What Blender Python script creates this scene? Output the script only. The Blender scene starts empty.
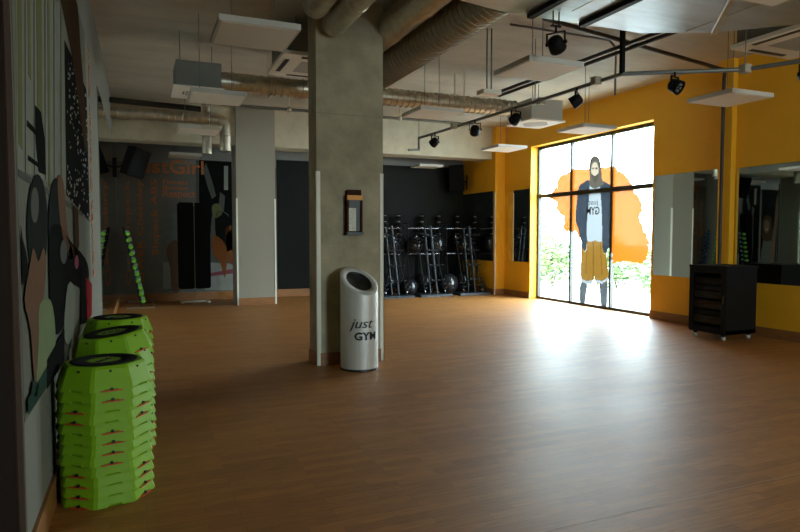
import bpy, math, random
from mathutils import Vector, Matrix
random.seed(7)
S = bpy.context.scene
COL = S.collection
PI = math.pi

# ------------------------------------------------------------------ camera
H = 1.35; F = 613.0
yaw = math.atan(259/613.); pitch = -math.atan(31/613.)
FW = Vector((math.sin(yaw)*math.cos(pitch), math.cos(yaw)*math.cos(pitch), math.sin(pitch)))
RT = Vector((math.cos(yaw), -math.sin(yaw), 0)); UP = RT.cross(FW)
cam = bpy.data.objects.new('camera', bpy.data.cameras.new('camera')); COL.objects.link(cam)
m3 = Matrix((RT, UP, -FW)).transposed()
cam.matrix_world = Matrix.Translation((0, 0, H)) @ m3.to_4x4()
cam.data.sensor_width = 36; cam.data.lens = F/800*36; cam.data.clip_start = .05
S.camera = cam
# ------------------------------------------------------------------ world, light, exposure
SKY = 35.0
w = bpy.data.worlds.new('World'); S.world = w; w.use_nodes = True
nt = w.node_tree; bg = nt.nodes['Background']
tc = nt.nodes.new('ShaderNodeTexCoord'); sx = nt.nodes.new('ShaderNodeSeparateXYZ')
rp = nt.nodes.new('ShaderNodeValToRGB')
rp.color_ramp.elements[0].position = .0; rp.color_ramp.elements[0].color = (.80, .90, .96, 1)
rp.color_ramp.elements[1].position = .6; rp.color_ramp.elements[1].color = (.62, .80, 1, 1)
nt.links.new(tc.outputs['Generated'], sx.inputs[0]); nt.links.new(sx.outputs['Z'], rp.inputs[0])
nt.links.new(rp.outputs[0], bg.inputs[0]); bg.inputs[1].default_value = SKY
def portal(name, y0, y1, x, z0=0.05, z1=3.15):
    L = bpy.data.lights.new(name, 'AREA'); L.shape = 'RECTANGLE'; L.size = y1-y0; L.size_y = z1-z0
    L.cycles.is_portal = True
    o = bpy.data.objects.new(name, L); COL.objects.link(o)
    o.location = (x, (y0+y1)/2, (z0+z1)/2)
    o.rotation_euler = Matrix(((0, 0, 1), (-1, 0, 0), (0, -1, 0))).to_euler()   # -Z points to -X
portal('window_portal', 7.55, 10.9, 7.92)
L = bpy.data.lights.new('window_portal', 'AREA'); L.shape = 'RECTANGLE'; L.size = 1.5; L.size_y = 2.0; L.cycles.is_portal = True
o = bpy.data.objects.new('window_portal', L); COL.objects.link(o); o.location = (4.6, -3.85, 1.95); o.rotation_euler = (PI/2, 0, 0)
o.rotation_euler = (-PI/2, 0, PI) if False else (math.radians(90), 0, math.radians(0))
vs = S.view_settings
vs.view_transform = 'Standard'; vs.look = 'None'; vs.gamma = 1; vs.exposure = 0.0; vs.use_curve_mapping = False

# pixel -> point on a real plane of the room
def ray(px, py): return FW + RT*((px-400)/F) - UP*((py-266)/F)
def onX(px, py, x): d = ray(px, py); t = x/d.x; return Vector((0, 0, H)) + d*t
def onY(px, py, y): d = ray(px, py); t = y/d.y; return Vector((0, 0, H)) + d*t
def onZ(px, py, z): d = ray(px, py); t = (z-H)/d.z; return Vector((0, 0, H)) + d*t

# ------------------------------------------------------------------ materials
MC = {}
def mat(name, col, rough=.6, metal=0, spec=.5, noise=0, nscale=6, bump=0, bscale=40, trans=0, col2=None, stretch=(1, 1, 1)):
    if name in MC: return MC[name]
    m = bpy.data.materials.new(name); m.use_nodes = True; MC[name] = m
    n = m.node_tree.nodes; l = m.node_tree.links; b = n['Principled BSDF']
    b.inputs['Base Color'].default_value = (*col, 1); b.inputs['Roughness'].default_value = rough
    b.inputs['Metallic'].default_value = metal; b.inputs['Specular IOR Level'].default_value = spec
    if trans: b.inputs['Transmission Weight'].default_value = trans
    if noise or bump:
        tc = n.new('ShaderNodeTexCoord'); mp = n.new('ShaderNodeMapping'); l.new(tc.outputs['Object'], mp.inputs[0])
        mp.inputs['Scale'].default_value = stretch
    if noise:
        t = n.new('ShaderNodeTexNoise'); t.inputs['Scale'].default_value = nscale; t.inputs['Detail'].default_value = 6
        t.inputs['Roughness'].default_value = .65
        l.new(mp.outputs[0], t.inputs[0])
        r = n.new('ShaderNodeValToRGB'); r.color_ramp.elements[0].position = .3; r.color_ramp.elements[1].position = .7
        c2 = col2 or tuple(c*(1-noise) for c in col)
        r.color_ramp.elements[0].color = (*c2, 1); r.color_ramp.elements[1].color = (*[min(1, c*(1+noise*.4)) for c in col], 1)
        l.new(t.outputs[0], r.inputs[0]); l.new(r.outputs[0], b.inputs['Base Color'])
    if bump:
        t2 = n.new('ShaderNodeTexNoise'); t2.inputs['Scale'].default_value = bscale; t2.inputs['Detail'].default_value = 4
        l.new(mp.outputs[0], t2.inputs[0])
        bp = n.new('ShaderNodeBump'); bp.inputs['Strength'].default_value = bump; bp.inputs['Distance'].default_value = .02
        l.new(t2.outputs[0], bp.inputs['Height']); l.new(bp.outputs[0], b.inputs['Normal'])
    return m

def floor_mat():
    m = bpy.data.materials.new('vinyl_parquet'); m.use_nodes = True
    n = m.node_tree.nodes; l = m.node_tree.links; b = n['Principled BSDF']
    tc = n.new('ShaderNodeTexCoord')
    br = n.new('ShaderNodeTexBrick'); br.inputs['Scale'].default_value = 1
    br.inputs['Brick Width'].default_value = .42; br.inputs['Row Height'].default_value = .068
    br.inputs['Mortar Size'].default_value = .0012; br.inputs['Mortar Smooth'].default_value = .3
    br.inputs['Color1'].default_value = (.44, .182, .040, 1); br.inputs['Color2'].default_value = (.335, .130, .028, 1)
    br.inputs['Mortar'].default_value = (.20, .09, .035, 1); br.offset = .37; br.offset_frequency = 3
    l.new(tc.outputs['Object'], br.inputs[0])
    mp = n.new('ShaderNodeMapping'); mp.inputs['Scale'].default_value = (3, 40, 1); l.new(tc.outputs['Object'], mp.inputs[0])
    g = n.new('ShaderNodeTexNoise'); g.inputs['Scale'].default_value = 2.2; g.inputs['Detail'].default_value = 5
    l.new(mp.outputs[0], g.inputs[0])
    r = n.new('ShaderNodeMapRange'); r.inputs[1].default_value = .3; r.inputs[2].default_value = .7
    r.inputs[3].default_value = .74; r.inputs[4].default_value = 1.14; l.new(g.outputs[0], r.inputs[0])
    mx = n.new('ShaderNodeVectorMath'); mx.operation = 'SCALE'; l.new(br.outputs[0], mx.inputs[0]); l.new(r.outputs[0], mx.inputs['Scale'])
    l.new(mx.outputs[0], b.inputs['Base Color'])
    b.inputs['Roughness'].default_value = .36; b.inputs['Specular IOR Level'].default_value = .55
    ns = n.new('ShaderNodeTexNoise'); ns.inputs['Scale'].default_value = 1.3; l.new(tc.outputs['Object'], ns.inputs[0])
    rr = n.new('ShaderNodeMapRange'); rr.inputs[3].default_value = .44; rr.inputs[4].default_value = .54
    l.new(ns.outputs[0], rr.inputs[0]); l.new(rr.outputs[0], b.inputs['Roughness'])
    bp = n.new('ShaderNodeBump'); bp.inputs['Strength'].default_value = .12; bp.inputs['Distance'].default_value = .003
    l.new(g.outputs[0], bp.inputs['Height']); l.new(bp.outputs[0], b.inputs['Normal'])
    return m

def film_mat(name, col, see=.25):
    m = bpy.data.materials.new(name); m.use_nodes = True; MC[name] = m
    n = m.node_tree.nodes; l = m.node_tree.links; n.remove(n['Principled BSDF']); out = n['Material Output']
    t = n.new('ShaderNodeBsdfTranslucent'); t.inputs[0].default_value = (*col, 1)
    d = n.new('ShaderNodeBsdfDiffuse'); d.inputs[0].default_value = (*col, 1)
    x = n.new('ShaderNodeMixShader'); x.inputs[0].default_value = .4; l.new(t.outputs[0], x.inputs[1]); l.new(d.outputs[0], x.inputs[2])
    p = n.new('ShaderNodeBsdfTransparent'); p.inputs[0].default_value = (*[.2+.8*c for c in col], 1)
    y = n.new('ShaderNodeMixShader'); y.inputs[0].default_value = see
    l.new(x.outputs[0], y.inputs[1]); l.new(p.outputs[0], y.inputs[2]); l.new(y.outputs[0], out.inputs[0])
    return m
def glass_mat():
    m = bpy.data.materials.new('window_glass'); m.use_nodes = True
    n = m.node_tree.nodes; l = m.node_tree.links; n.remove(n['Principled BSDF']); out = n['Material Output']
    p = n.new('ShaderNodeBsdfTransparent'); p.inputs[0].default_value = (.93, .97, .95, 1)
    g = n.new('ShaderNodeBsdfGlossy'); g.inputs['Roughness'].default_value = .02
    fr0 = n.new('ShaderNodeLayerWeight'); fr0.inputs[0].default_value = .12
    ge = n.new('ShaderNodeNewGeometry'); fr = n.new('ShaderNodeMath'); fr.operation = 'MULTIPLY'
    iv = n.new('ShaderNodeMath'); iv.operation = 'SUBTRACT'; iv.inputs[0].default_value = 1; l.new(ge.outputs['Backfacing'], iv.inputs[1])
    l.new(fr0.outputs['Fresnel'], fr.inputs[0]); l.new(iv.outputs[0], fr.inputs[1])
    y = n.new('ShaderNodeMixShader'); l.new(fr.outputs[0], y.inputs[0]); l.new(p.outputs[0], y.inputs[1]); l.new(g.outputs[0], y.inputs[2])
    l.new(y.outputs[0], out.inputs[0]); return m

M_floor = floor_mat(); M_glass = glass_mat()
M_conc = mat('concrete', (.45, .395, .265), .85, noise=.36, nscale=2.6, bump=.3, bscale=18)
M_ceil = mat('ceiling_concrete', (.52, .465, .36), .8, noise=.2, nscale=1.8, bump=.2, bscale=8, stretch=(.6, 1.6, 1))
M_beam = mat('beam_concrete', (.56, .50, .36), .85, noise=.25, nscale=2, bump=.2, bscale=14)
M_grey = mat('grey_paint', (.31, .285, .225), .7, bump=.05)
M_wallg = mat('wall_grey_paint', (.20, .195, .18), .7, bump=.05)
M_lwall = mat('cream_wall_paint', (.21, .21, .175), .85, spec=.15, bump=.05)
M_yel = mat('yellow_paint', (.88, .44, .012), .6, noise=.06, nscale=2, bump=.05)
M_blackp = mat('black_panel_paint', (.010, .011, .010), .6, spec=.1, noise=.1, nscale=3)
M_wood = mat('skirting_wood', (.32, .13, .035), .45, noise=.35, nscale=5, stretch=(1, 1, 10))
M_mirror = mat('mirror_silver', (.62, .66, .62), .015, metal=1)
M_mirror_edge = mat('mirror_edge', (.10, .12, .11), .3)
M_guard = mat('cream_guard', (.85, .82, .68), .45)
M_alu = mat('window_frame_dark', (.035, .032, .022), .5)
M_black = mat('black_plastic', (.012, .012, .012), .45)
M_blackm = mat('black_metal', (.008, .008, .008), .55, spec=.14)
M_spk = mat('speaker_black', (.006, .006, .006), .8, spec=.15)
M_ball = mat('ball_rubber', (.012, .012, .014), .16)
M_galv = mat('galvanised_steel', (.62, .57, .46), .32, metal=.9, noise=.25, nscale=9)
M_sheet = mat('bright_sheet_metal', (.50, .56, .58), .42, metal=.9, noise=.18, nscale=3, stretch=(.6, 3, 1), bump=.12, bscale=5)
M_pipe = mat('grey_conduit', (.17, .175, .155), .5, metal=.4)
M_panel = mat('white_ceiling_panel', (.86, .80, .69), .6)
M_panel_edge = mat('panel_edge', (.62, .60, .53), .6)
M_greybox = mat('grey_duct_lining', (.22, .22, .19), .7)
M_green = mat('lime_plastic', (.24, .47, .010), .5, spec=.3, noise=.05, nscale=8)
M_dkrub = mat('black_rubber', (.012, .014, .011), .9, spec=.1, bump=.3, bscale=200)
M_red = mat('red_rubber', (.62, .06, .015), .6)
M_steel = mat('brushed_silver', (.72, .72, .68), .48, metal=.35, noise=.08, nscale=30, stretch=(1, 1, .05))
M_wheel = mat('caster_grey', (.5, .5, .45), .4)
M_dkglass = mat('smoked_glass', (.02, .02, .018), .12)
M_rackunit = mat('rack_unit', (.035, .02, .012), .5, spec=.2)
M_rackunit2 = mat('rack_unit_grey', (.022, .022, .02), .5, spec=.2)
M_chrome = mat('chrome', (.22, .22, .23), .25, metal=1)
M_bluegrey = mat('blue_grey_steel', (.03, .035, .042), .45, metal=.4)
M_blue = mat('blue_vinyl', (.03, .09, .25), .4)
M_mat = mat('black_mat_foam', (.008, .008, .008), .95, spec=.1)
M_orange = mat('orange_lettering', (.46, .13, .02), .6)
M_paper = mat('paper', (.8, .78, .68), .7, noise=.3, nscale=40)
M_dorange = mat('dispenser_orange', (.85, .33, .01), .5)
M_dbrown = mat('dispenser_brown', (.05, .018, .008), .7, spec=.1)

# ------------------------------------------------------------------ mesh helpers
class MB:
    def __init__(s): s.v = []; s.f = []; s.mi = []; s.mats = []; s.sm = []
    def m(s, mt):
        if mt not in s.mats: s.mats.append(mt)
        return s.mats.index(mt)
    def add(s, vs, fs, mt, smooth=False, T=None):
        b = len(s.v); k = s.m(mt)
        s.v += [(T @ Vector(v)) if T else Vector(v) for v in vs]
        for f in fs: s.f.append([b+i for i in f]); s.mi.append(k); s.sm.append(smooth)
        return s
    def box(s, x0, x1, y0, y1, z0, z1, mt, T=None, bev=0):
        if bev:
            e = bev; pts = []
            # rounded in plan (xy) with 3 segments
            for cx, cy, a0 in ((x1-e, y1-e, 0), (x0+e, y1-e, 90), (x0+e, y0+e, 180), (x1-e, y0+e, 270)):
                for k in range(4): a = math.radians(a0+30*k); pts.append((cx+e*math.cos(a), cy+e*math.sin(a)))
            return s.prism([(p[0], p[1], z0) for p in pts], (0, 0, z1-z0), mt, T)
        v = [(x, y, z) for z in (z0, z1) for x, y in ((x0, y0), (x1, y0), (x1, y1), (x0, y1))]
        return s.add(v, [(3, 2, 1, 0), (4, 5, 6, 7), (0, 1, 5, 4), (1, 2, 6, 5), (2, 3, 7, 6), (3, 0, 4, 7)], mt, False, T)
    def prism(s, pts, ext, mt, T=None, smooth=False):
        n = len(pts); e = Vector(ext); p = [Vector(q) for q in pts]
        nn = Vector((0, 0, 0))
        for i in range(n): nn += (p[i]-p[0]).cross(p[(i+1) % n]-p[0])
        if nn.dot(e) < 0: p.reverse()
        v = p+[q+e for q in p]
        s.add(v, [list(range(n-1, -1, -1)), list(range(n, 2*n))], mt, False, T)
        b = len(s.v)-2*n; k = s.m(mt)
        for i in range(n):
            j = (i+1) % n; s.f.append([b+i, b+j, b+n+j, b+n+i]); s.mi.append(k); s.sm.append(smooth)
        return s
    def cyl(s, p0, p1, r, mt, seg=16, r2=None, T=None, smooth=True, cap=True):
        p0 = Vector(p0); p1 = Vector(p1); d = (p1-p0).normalized(); r2 = r if r2 is None else r2
        a = d.orthogonal().normalized(); b = d.cross(a); v = []
        for p, q in ((p0, r), (p1, r2)):
            for i in range(seg): t = 2*PI*i/seg; v.append(p+(a*math.cos(t)+b*math.sin(t))*q)
        s.add(v, [(i, (i+1) % seg, seg+(i+1) % seg, seg+i) for i in range(seg)], mt, smooth, T)
        if cap: s.add(v, [list(range(seg-1, -1, -1)), list(range(seg, 2*seg))], mt, False, T)
        return s
    def tube(s, pts, r, mt, seg=10, T=None):
        for i in range(len(pts)-1): s.cyl(pts[i], pts[i+1], r, mt, seg, T=T)
        for p in pts[1:-1]: s.ball(p, r*1.02, mt, 8, 6, T=T)
        return s
    def ball(s, c, r, mt, seg=24, rings=14, T=None, sc=(1, 1, 1)):
        v = []; f = []
        for j in range(rings+1):
            ph = PI*j/rings
            for i in range(seg):
                t = 2*PI*i/seg
                v.append((c[0]+r*sc[0]*math.sin(ph)*math.cos(t), c[1]+r*sc[1]*math.sin(ph)*math.sin(t), c[2]+r*sc[2]*math.cos(ph)))
        for j in range(rings):
            for i in range(seg):
                k = (i+1) % seg; f.append((j*seg+i, (j+1)*seg+i, (j+1)*seg+k, j*seg+k))
        return s.add(v, f, mt, True, T)
    def lathe(s, prof, mt, seg=32, T=None, sharp=False):
        v = []; f = []; n = len(prof)
        for r, z in prof:
            for i in range(seg): t = 2*PI*i/seg; v.append((r*math.cos(t), r*math.sin(t), z))
        for j in range(n-1):
            for i in range(seg): k = (i+1) % seg; f.append((j*seg+i, j*seg+k, (j+1)*seg+k, (j+1)*seg+i))
        return s.add(v, f, mt, not sharp, T)
    def build(s, name, parent=None, loc=None):
        me = bpy.data.meshes.new(name)
        o = Vector(loc) if loc is not None else Vector((0, 0, 0))
        me.from_pydata([tuple(v-o) for v in s.v], [], s.f)
        for m_ in s.mats: me.materials.append(m_)
        me.polygons.foreach_set('material_index', s.mi); me.polygons.foreach_set('use_smooth', s.sm)
        me.update()
        ob = bpy.data.objects.new(name, me); COL.objects.link(ob)
        if loc is not None: ob.location = o
        if parent: ob.parent = parent
        return ob
def tag(o, label=None, cat=None, group=None, kind=None):
    if label: o['label'] = label
    if cat: o['category'] = cat
    if group: o['group'] = group
    if kind: o['kind'] = kind
    return o
def empty(name, loc, label, cat, group=None, rz=0):
    o = bpy.data.objects.new(name, None); COL.objects.link(o); o.location = loc; o.rotation_euler.z = rz
    o.empty_display_size = .1
    return tag(o, label, cat, group)
def copy_tree(o, parent=None):
    c = o.copy(); COL.objects.link(c)
    c.parent = parent
    for ch in list(o.children): copy_tree(ch, c)
    return c
def struct(name, b, label=None):
    o = b.build(name); o['kind'] = 'structure'
    if label: o['label'] = label
    return o
def text(name, s, size, T, mt, parent, ext=.0015, fit=None, bold=0, bend=None, shear=0):
    """lettering as mesh; T maps text plane (x right, y up) to the place; fit=(w,h) stretches it"""
    cu = bpy.data.curves.new(name, 'FONT'); cu.body = s; cu.size = size; cu.extrude = ext; cu.offset = bold; cu.shear = shear; cu.resolution_u = 3
    to = bpy.data.objects.new(name+'_tmp', cu); COL.objects.link(to)
    dg = bpy.context.evaluated_depsgraph_get(); dg.update()
    me = bpy.data.meshes.new_from_object(to.evaluated_get(dg)); bpy.data.objects.remove(to)
    xs = [v.co.x for v in me.vertices]; ys = [v.co.y for v in me.vertices]
    x0, x1, y0, y1 = min(xs), max(xs), min(ys), max(ys)
    for v in me.vertices:
        c = v.co.copy()
        if fit: c.x = (c.x-x0)/(x1-x0)*fit[0]; c.y = (c.y-y0)/(y1-y0)*fit[1]
        v.co = bend(c) if bend else T @ c
    me.materials.clear(); me.materials.append(mt)
    ob = bpy.data.objects.new(name, me); COL.objects.link(ob)
    if parent: ob.parent = parent
    return ob

# ------------------------------------------------------------------ the room
XL, XR, YB, YF, ZC = -.43, 7.6, 13.4, -3.6, 3.77
M_weld = mat('vinyl_weld', (.40, .24, .12), .5)
struct('floor', MB().box(XL, XR, 2.258, 2.266, 0, .0006, M_weld).box(XL-.2, XR, YF-.2, YB+.2, -.2, 0, M_floor).box(XR, XR+.25, 7.55, 10.9, -.2, 0, M_floor))
struct('ceiling', MB().box(XL-.2, XR+.3, YF-.2, YB+.2, ZC, ZC+.25, M_ceil))
struct('wall_left', MB().box(XL-.2, XL, YF, YB+.2, 0, ZC, M_lwall))
struct('wall_back', MB().box(XL, XR+.3, YB, YB+.2, 0, ZC, M_wallg))
struct('wall_front', MB().box(XL-.2, 3.85, YF-.2, YF, 0, ZC, M_lwall).box(5.35, XR+.3, YF-.2, YF, 0, ZC, M_lwall).box(3.85, 5.35, YF-.2, YF, 2.95, ZC, M_lwall).box(3.85, 5.35, YF-.2, YF, 0, .95, M_lwall))
wr = MB()
def wallbits(y0, y1, z0=0, z1=ZC): wr.box(XR, XR+.28, y0, y1, z0, z1, M_yel)
W2 = (-2.3, -.9)
wallbits(YF, 7.55); wallbits(7.55, 10.9, 3.2, ZC); wallbits(10.9, YB)
wr.box(7.35, XR, 11.9, YB, 0, ZC, M_yel)                   # thicker wall past the window
wr.box(7.51, XR, 6.06, 6.26, 0, ZC, M_yel)                 # slim pilaster by the riser pipe
struct('wall_right', wr)
# black painted area of the back wall
struct('wall_back_black_panel', MB().box(2.75, 7.35, YB-.02, YB, .12, 2.98, M_blackp))
# beam, columns
struct('ceiling_beam', MB().box(XL, 7.35, 12.05, 12.55, 3.06, ZC, M_beam))
c = MB().box(1.66, 2.385, 6.11, 6.42, 0, ZC, M_conc)
M_seam = mat('formwork_seam', (.30, .27, .19), .9); c.box(1.66, 2.385, 6.1092, 6.11, 2.585, 2.592, M_seam); c.box(1.66, 2.385, 6.1092, 6.11, 1.262, 1.265, M_seam)
col1 = struct('concrete_column', c)
for x in (1.662, 2.383):
    g = MB(); sx_ = -1 if x < 2 else 1
    g.box(x-.003 if sx_ < 0 else x-.034, x+.034 if sx_ < 0 else x+.008, 6.102, 6.109, 0.0, 2.0, M_guard)
    g.box(x-.008 if sx_ < 0 else x+.002, x-.002 if sx_ < 0 else x+.008, 6.102, 6.14, 0.0, 2.0, M_guard)
    g.build('corner_guard', col1)
MB().box(1.645, 1.66, 6.12, 6.42, 0, .13, M_wood).build('skirting_trim', col1)
MB().box(1.69, 2.355, 6.095, 6.11, 0, .13, M_wood).build('skirting_trim', col1)
col2 = struct('grey_painted_column', MB().box(1.69, 2.43, 12.0, 12.6, 0, ZC, M_grey).box(1.69, 2.43, 11.985, 12.0, .13, 3.72, M_grey))
for x0, x1 in ((1.682, 1.712), (2.408, 2.438)):
    MB().box(x0, x1, 11.978, 12.02, 0, 2.05, M_guard).build('corner_guard', col2)
MB().box(1.715, 2.405, 11.965, 11.985, 0, .14, M_wood).build('skirting_trim', col2)
struct('trim_1', MB().box(7.342, 7.36, 11.89, 11.925, 0, 2.3, M_guard))
# skirting boards
bs = MB()
bs.box(XR-.016, XR, 6.26, 7.55, 0, .13, M_wood); bs.box(XR-.016, XR, YF, 6.06, 0, .13, M_wood); bs.box(7.495, 7.511, 6.05, 6.27, 0, .13, M_wood)
bs.box(XR-.016, XR, 10.9, 11.9, 0, .13, M_wood); bs.box(7.334, 7.35, 11.93, YB, 0, .13, M_wood); bs.box(7.36, XR, 11.884, 11.9, 0, .13, M_wood)
struct('baseboard_right', bs)
struct('baseboard_back', MB().box(XL, 7.35, YB-.036, YB-.0201, 0, .16, M_wood).box(XL, 7.35, YB-.02, YB, 0, .16, M_wood))
struct('baseboard_left', MB().box(XL, XL+.016, 2.65, YB, 0, .15, M_wood))

# window with frame (stands in the reveal), sill reveal painted yellow by the wall itself
def window(name, y0, y1, ys, zt, mats=M_alu, xf=7.8):
    fr = MB(); t = .045
    fr.box(xf-.03, xf+.04, y0, y1, 0, .05, mats); fr.box(xf-.03, xf+.04, y0, y1, 3.14, 3.2, mats)
    fr.box(xf-.03, xf+.04, y0, y0+t, 0, 3.2, mats); fr.box(xf-.03, xf+.04, y1-t, y1, 0, 3.2, mats)
    for y in ys: fr.box(xf-.03, xf+.04, y-t/2, y+t/2, 0, 3.2, mats)
    fr.box(xf-.035, xf+.04, y0, y1, zt-.04, zt+.04, mats)
    o = struct(name, fr)
    MB().box(xf+.012, xf+.018, y0+.02, y1-.02, .02, 3.17, M_glass).build('window_pane', o)
    return o
window('window_1', 7.56, 10.89, (9.807, 8.687), 2.165)
fr = MB()  # window added out of view, behind the camera, to light column face and steps
for x in (3.85, 4.57, 5.3): fr.box(x, x+.05, YF-.12, YF-.06, .95, 2.95, M_alu)
for z in (.95, 2.9): fr.box(3.85, 5.35, YF-.12, YF-.06, z, z+.05, M_alu)
o = struct('added_fill_window', fr); MB().box(3.86, 5.34, YF-.1, YF-.094, .97, 2.93, M_glass).build('window_pane', o)

# door-like dark framed panel at the near end of the left wall
fr = MB().box(XL, XL+.012, 2.50, 2.60, 0, ZC, mat('brown_frame', (.055, .032, .022), .8, spec=.05))
fr.box(XL, XL+.015, 2.60, 2.63, 0, ZC, mat('steel_edge', (.12, .10, .08), .7, spec=.1))
fr.box(XL, XL+.006, 1.2, 2.50, 0, ZC, mat('dark_door_leaf', (.02, .014, .011), .95, spec=.02))
struct('door_1', fr)

# ------------------------------------------------------------------ outside
M_pave = mat('pale_paving', (.42, .42, .40), .9, noise=.1)
struct('ground_outside', MB().box(XR+.28, 60, -30, 60, -.25, -.05, M_pave))
M_leafs = [mat('leaf_green_a', (.20, .28, .13), .6), mat('leaf_green_b', (.14, .21, .09), .6)]
M_bark = mat('bark', (.14, .10, .07), .9)
shr = [(11.0, 15.2, .9, 1.7, 'loose green shrub seen through the lowest window pane beside the yellow reveal'),
       (10.2, 13.6, .7, 1.35, 'low green shrub outside, behind the bare space between the window mullions'),
       (11.6, 12.7, .75, 1.2, 'rounded green bush outside, behind the printed man on the glass'),
       (11.2, 10.6, .8, 1.15, 'green bush outside behind the lower window pane by the server rack side'),
       (13.0, 17.6, 1.1, 2.0, 'taller pale green tree crown standing deeper in the garden outside')]
for (x, y, r, h, lb) in shr:
    e = empty('garden_shrub', (x, y, -.05), lb, 'shrub')
    st = MB()
    for k in range(7):
        a = random.random()*6.28; st.cyl((0, 0, 0), (math.cos(a)*r*.5, math.sin(a)*r*.5, h*.8), .018, M_bark, 6, .006)
    st.build('stem', e)
    fo = MB()
    for k in range(1500):
        u = Vector((random.gauss(0, 1), random.gauss(0, 1), random.gauss(0, 1))).normalized()*(random.random()**.4)
        lump = 1+.25*math.sin(5*u.x+3*u.z)*math.cos(4*u.y)
        c0 = Vector((u.x*r*lump, u.y*r*lump, h*.55+u.z*h*.5*lump))
        if c0.z < .02: c0.z = .05
        q = Matrix.Rotation(random.random()*6.28, 3, 'Z') @ Matrix.Rotation(random.random()*3, 3, 'X')
        L_ = .05+.05*random.random()
        fo.add([c0+q@Vector(p) for p in ((-L_, 0, 0), (0, -L_*.45, .01), (L_, 0, 0), (0, L_*.45, .01))], [(0, 1, 2, 3)], M_leafs[k % 2])
    fo.build('foliage', e)

# ------------------------------------------------------------------ window stickers (printed film on the glass)
XG = 7.795
F_or = film_mat('film_orange', (0.1818, 0.0436, 0.0036), .03)
F_jk = film_mat('film_navy', (0.0075, 0.0088, 0.0110), .003)
F_hood = film_mat('film_hood', (0.0200, 0.0160, 0.0115), .004)
F_skin = film_mat('film_skin', (0.1050, 0.0750, 0.0520), .005)
F_beard = film_mat('film_beard', (0.0150, 0.0110, 0.0080), .003)
F_shirt = film_mat('film_white', (0.0788, 0.0788, 0.0788), .01)
F_short = film_mat('film_mustard', (0.0576, 0.0261, 0.0042), .01)
F_leg = film_mat('film_grey', (0.0212, 0.0212, 0.0206), .02)
F_fold = film_mat('film_mustard_fold', (0.0394, 0.0182, 0.0030), .006)
F_txt = film_mat('film_black', (0.0121, 0.0121, 0.0121), .01)
def smooth_poly(pts, k=4):
    n = len(pts); out = []
    for i in range(n):
        p0, p1, p2, p3 = [Vector(pts[(i+d) % n]) for d in (-1, 0, 1, 2)]
        for j in range(k):
            t = j/k
            out.append(tuple(.5*((2*p1)+(p2-p0)*t+(2*p0-5*p1+4*p2-p3)*t*t+(3*p1-p0-3*p2+p3)*t**3)))
    return out
def inside(y, z, poly):
    c = False; j = len(poly)-1
    for i in range(len(poly)):
        a, b = poly[i], poly[j]
        if (a[1] > z) != (b[1] > z) and y < (b[0]-a[0])*(z-a[1])/(b[1]-a[1])+a[0]: c = not c
        j = i
    return c
def wallpoly(pts): return [(onX(p[0], p[1], XG).y, onX(p[0], p[1], XG).z) for p in pts]
def c5(pts): return [(500+x/2.3125, 100+y/2.3125) for x, y in pts]
def c4(pts): return [(560+x/2.956, 140+y/2.956) for x, y in pts]
rough = []
pts = c5([(135, 178), (168, 160), (205, 158), (262, 152), (290, 172), (300, 184), (310, 215), (325, 225), (330, 255), (322, 275), (333, 300), (346, 330), (340, 368), (322, 380),
          (296, 372), (262, 376), (258, 352), (250, 330), (200, 322), (180, 318), (176, 306), (150, 300), (146, 270), (128, 250), (132, 236), (112, 228), (128, 205)])
for i in range(len(pts)):
    p = Vector(pts[i]); q = Vector(pts[(i+1) % len(pts)]); k = max(1, int((q-p).length/1.6))
    for j in range(k):
        s_ = p.lerp(q, j/k); rough.append((s_.x+random.uniform(-1.3, 1.3), s_.y+random.uniform(-.8, .8)))
splash = wallpoly(rough)
layers = []
def man(pts, mt, ly, sm=True): layers.append((ly, mt, wallpoly(smooth_poly(c4(pts), 3) if sm else c4(pts))))
man([(66, 415), (80, 420), (78, 450), (72, 486), (60, 486), (58, 440)], F_leg, 1)
man([(118, 420), (138, 418), (140, 450), (138, 490), (122, 490), (118, 450)], F_leg, 1)
man([(66, 288), (98, 288), (99, 350), (98, 418), (80, 424), (62, 412), (62, 350)], F_short, 2)
man([(98, 288), (130, 288), (136, 340), (144, 412), (125, 422), (104, 420), (100, 350)], F_short, 2)
man([(96, 300), (101, 300), (101, 415), (97, 415)], F_fold, 3, False); man([(118, 300), (121, 300), (126, 400), (122, 400)], F_fold, 3, False); man([(78, 300), (81, 300), (78, 395), (75, 395)], F_fold, 3, False)
man([(62, 408), (80, 418), (98, 412), (98, 420), (80, 427), (61, 416)], F_shirt, 3, False)
man([(104, 414), (125, 417), (144, 405), (145, 413), (125, 425), (103, 421)], F_shirt, 3, False)
man([(80, 125), (98, 135), (122, 125), (128, 200), (127, 294), (104, 297), (79, 293), (76, 200)], F_shirt, 4)
man([(56, 138), (70, 126), (86, 120), (86, 170), (80, 240), (78, 320), (66, 318), (54, 262), (46, 235), (50, 180)], F_jk, 5)
man([(118, 121), (140, 128), (150, 140), (154, 200), (152, 290), (136, 333), (126, 318), (124, 230), (121, 170)], F_jk, 5)
man([(102, 45), (116, 55), (122, 80), (124, 115), (132, 130), (112, 140), (100, 143), (86, 132), (88, 110), (86, 82), (90, 57)], F_hood, 6)
man([(100, 66), (110, 70), (114, 90), (110, 108), (101, 112), (94, 104), (92, 84)], F_skin, 7)
man([(94, 99), (98, 104), (108, 103), (114, 98), (112, 114), (106, 124), (100, 123), (95, 112)], F_beard, 8)
man([(95, 82), (100, 81), (100, 86), (95, 87)], F_beard, 8, False); man([(105, 81), (111, 82), (111, 87), (105, 86)], F_beard, 8, False); man([(100, 104), (107, 103), (106, 106), (101, 106)], F_skin, 9, False)
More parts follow.
